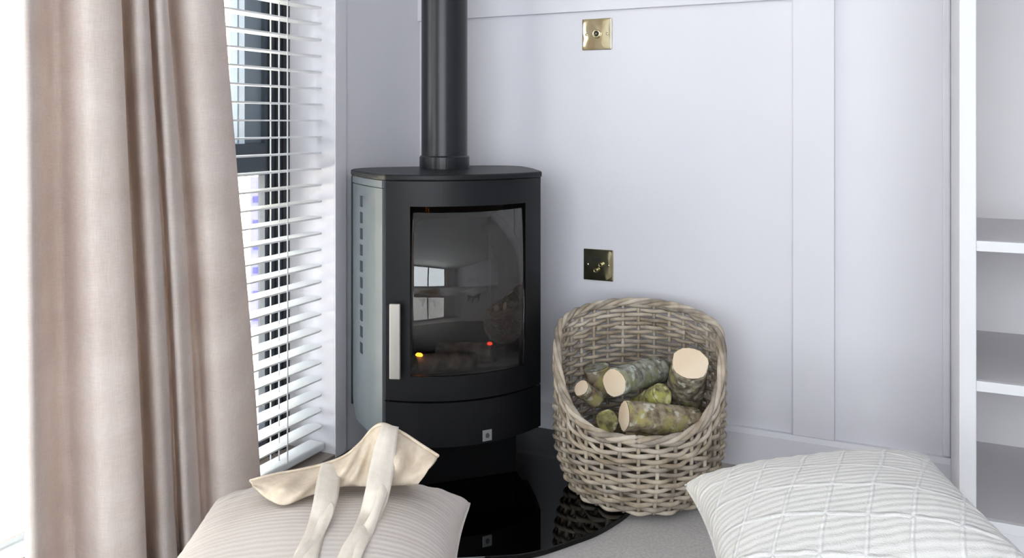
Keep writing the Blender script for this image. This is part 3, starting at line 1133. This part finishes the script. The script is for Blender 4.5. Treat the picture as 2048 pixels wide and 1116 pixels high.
c1 = room(-0.268, 1.165, 0.252)
CU1 = cushion('cushion', 'beige ribbed cushion under the cream cotton tote bag', c1, (0.0, 0.0, YAW + 0.03), 0.205, 0.205, 0.088, 0.045, 'cushion_beige', 1.3)
stool('low round footstool carrying the beige cushion', (c1.x, c1.y, 0), YAW, 0.2055, 0.15)
c2 = room(0.487, 1.250, 0.268)
CU2 = cushion('cushion', 'white woven cushion with raised lattice lines by the shelving', c2, (0.02, math.radians(-8.5), YAW - 0.08), 0.205, 0.205, 0.075, 0.045, 'cushion_white', 4.7)
stool('low round footstool carrying the white cushion', (c2.x, c2.y, 0), YAW, 0.203, 0.13)

# ------------------------------------------------------------------ tote bag on the beige cushion
bpy.context.view_layer.update()
inv = (Matrix.Translation(c1) @ Matrix.Rotation(YAW + 0.03, 4, 'Z')).inverted()


def cush_z(p):
    q = inv @ p
    u, v = max(-1, min(1, q.x / 0.2)), max(-1, min(1, q.y / 0.2))
    e = (1 - u * u) * (1 - v * v)
    return c1.z + 0.088 * e ** 0.36


def on_cushion(px, py, lift):
    """where the line of sight (px, py) meets the cushion top"""
    d = 1.40
    while d > 0.7:
        p = at(px, py, d)
        if p.z - lift > cush_z(p):
            break
        d -= 0.004
    return at(px, py, d)


tb = thing('tote_bag', 'cream cotton tote bag crumpled on top of the beige cushion', 'bag', (c1.x, c1.y, 0.3))
base = Vector((c1.x, c1.y, 0.3))
top_e = [(500, 962, 1.235), (545, 950, 1.245), (600, 940, 1.25), (650, 928, 1.255), (690, 912, 1.265), (722, 885, 1.275), (745, 858, 1.28), (768, 849, 1.275), (805, 866, 1.27), (842, 890, 1.262), (876, 912, 1.25)]
bot_e = [(508, 976, 1.205), (538, 1000, 1.175), (572, 1010, 1.165), (618, 992, 1.185), (672, 976, 1.21), (700, 973, 1.215), (725, 973, 1.215), (755, 973, 1.215), (785, 972, 1.215), (812, 971, 1.22), (836, 969, 1.225)]
T = catmull(top_e, 6)
B_ = catmull(bot_e, 6)
NU = len(T)


def bag_front(u, v):
    i = min(int(round(u * (NU - 1))), NU - 1)
    px = B_[i][0] + (T[i][0] - B_[i][0]) * v
    py = B_[i][1] + (T[i][1] - B_[i][1]) * v
    d = B_[i][2] + (T[i][2] - B_[i][2]) * v
    bul = 0.020 * math.sin(PI * v) + 0.008 * noise.noise(Vector((u * 7, v * 2.2, 3))) * math.sin(PI * min(v * 1.15, 1))
    fold = (0.020 * math.sin(u * 21 + v * 2.4) + 0.011 * math.sin(u * 47 - v * 5.0)) * (math.sin(PI * v) * 0.6 + 0.4 * v)
    p = at(px, py, d - bul + fold * 0.6)
    z0 = cush_z(p) + 0.003
    if p.z < z0 and v < 0.6:
        p.z = z0
    return p - base


def bag_back(u, v):
    i = min(int(round(u * (NU - 1))), NU - 1)
    p = Vector(bag_front(u, 1.0)) + base
    tp = min(1.0, min(u, 1 - u) * 5.0)
    q = at(T[i][0], T[i][1] - 4 * tp, T[i][2] + 0.001 + 0.014 * tp)
    lowz = max(cush_z(q + FV * 0.02), q.z - 0.004 - 0.10 * tp) + 0.003
    w = v
    r = q + FV * (0.020 * math.sin(PI * w) + 0.012 * w) * tp
    r.z = q.z + (min(lowz, q.z) - q.z) * w
    if v == 0:
        r = q
    return r - base


bag = MB()
bag.grid(bag_front, NU, 16)
bo_ = bag.build('front_layer', 'canvas', tb, weld=False)
bo_.modifiers.new('thick', 'SOLIDIFY').thickness = 0.0016
bag = MB()
bag.grid(bag_back, NU, 10)
bo_ = bag.build('back_layer', 'canvas', tb, weld=False)
bo_.modifiers.new('thick', 'SOLIDIFY').thickness = 0.0016
# turned hem along the mouth of the bag
hem = [Vector(bag_front(i / (NU - 1), 1.0)) for i in range(NU)]
MB().tube(hem, 0.0026, 6).build('hem', 'canvas', tb, weld=False)


def ribbon(path, width, name, twist=0.0, lift=0.004, taper=False):
    """path of (px, py, depth or None to lie on the cushion)"""
    q = catmull([(a, b) for a, b, _ in path], 8)
    dd = []
    for a, b, d in path:
        if d is None:
            p = on_cushion(a, b, lift)
            d = (p - CAM).dot(FV)
        dd.append((d,))
    dq = catmull(dd, 8)
    P = [at(a, b, d[0]) - base for (a, b), d in zip(q, dq)]
    m_ = MB()
    n_ = len(P)

    def f(u, v):
        i = min(int(round(u * (n_ - 1))), n_ - 1)
        t = (P[min(i + 1, n_ - 1)] - P[max(i - 1, 0)]).normalized()
        vd = (CAM - base - P[i]).normalized()
        s = t.cross(vd).normalized()
        ang = twist * math.sin(u * 5.0)
        s2 = s * math.cos(ang) + vd * math.sin(ang)
        w = (v - 0.5) * width * (1 - 0.15 * math.sin(u * 9 + twist * 7)) * (min(1.0, 0.25 + u * 4.0) if taper else 1.0)
        return P[i] + s2 * w + vd * 0.0022 * math.cos((v - 0.5) * PI * 2) + vd * 0.002 * noise.noise(Vector((u * 9, v * 2, twist)))
    m_.grid(f, n_, 7)
    o_ = m_.build(name, 'canvas_strap', tb, weld=False)
    o_.modifiers.new('thick', 'SOLIDIFY').thickness = 0.0022
    return o_


ribbon([(660, 930, 1.246), (658, 945, 1.220), (656, 968, 1.186), (650, 1002, 1.150), (638, 1042, None), (626, 1077, None), (614, 1110, None), (604, 1150, None)], 0.029, 'strap', 0.25)
ribbon([(652, 1000, 1.158), (656, 1020, 1.140), (646, 1050, None), (628, 1084, None), (604, 1112, None), (580, 1150, None)], 0.016, 'strap', -0.5, 0.005, True)
ribbon([(780, 853, 1.268), (777, 866, 1.246), (771, 894, 1.226), (764, 935, 1.198), (754, 985, 1.160), (740, 1030, None), (722, 1070, None), (704, 1105, None), (690, 1150, None)], 0.030, 'strap', 0.15)
ribbon([(762, 955, 1.186), (764, 985, 1.160), (752, 1022, 1.134), (736, 1060, None), (718, 1095, None), (700, 1150, None)], 0.015, 'strap', 0.6, 0.003, True)
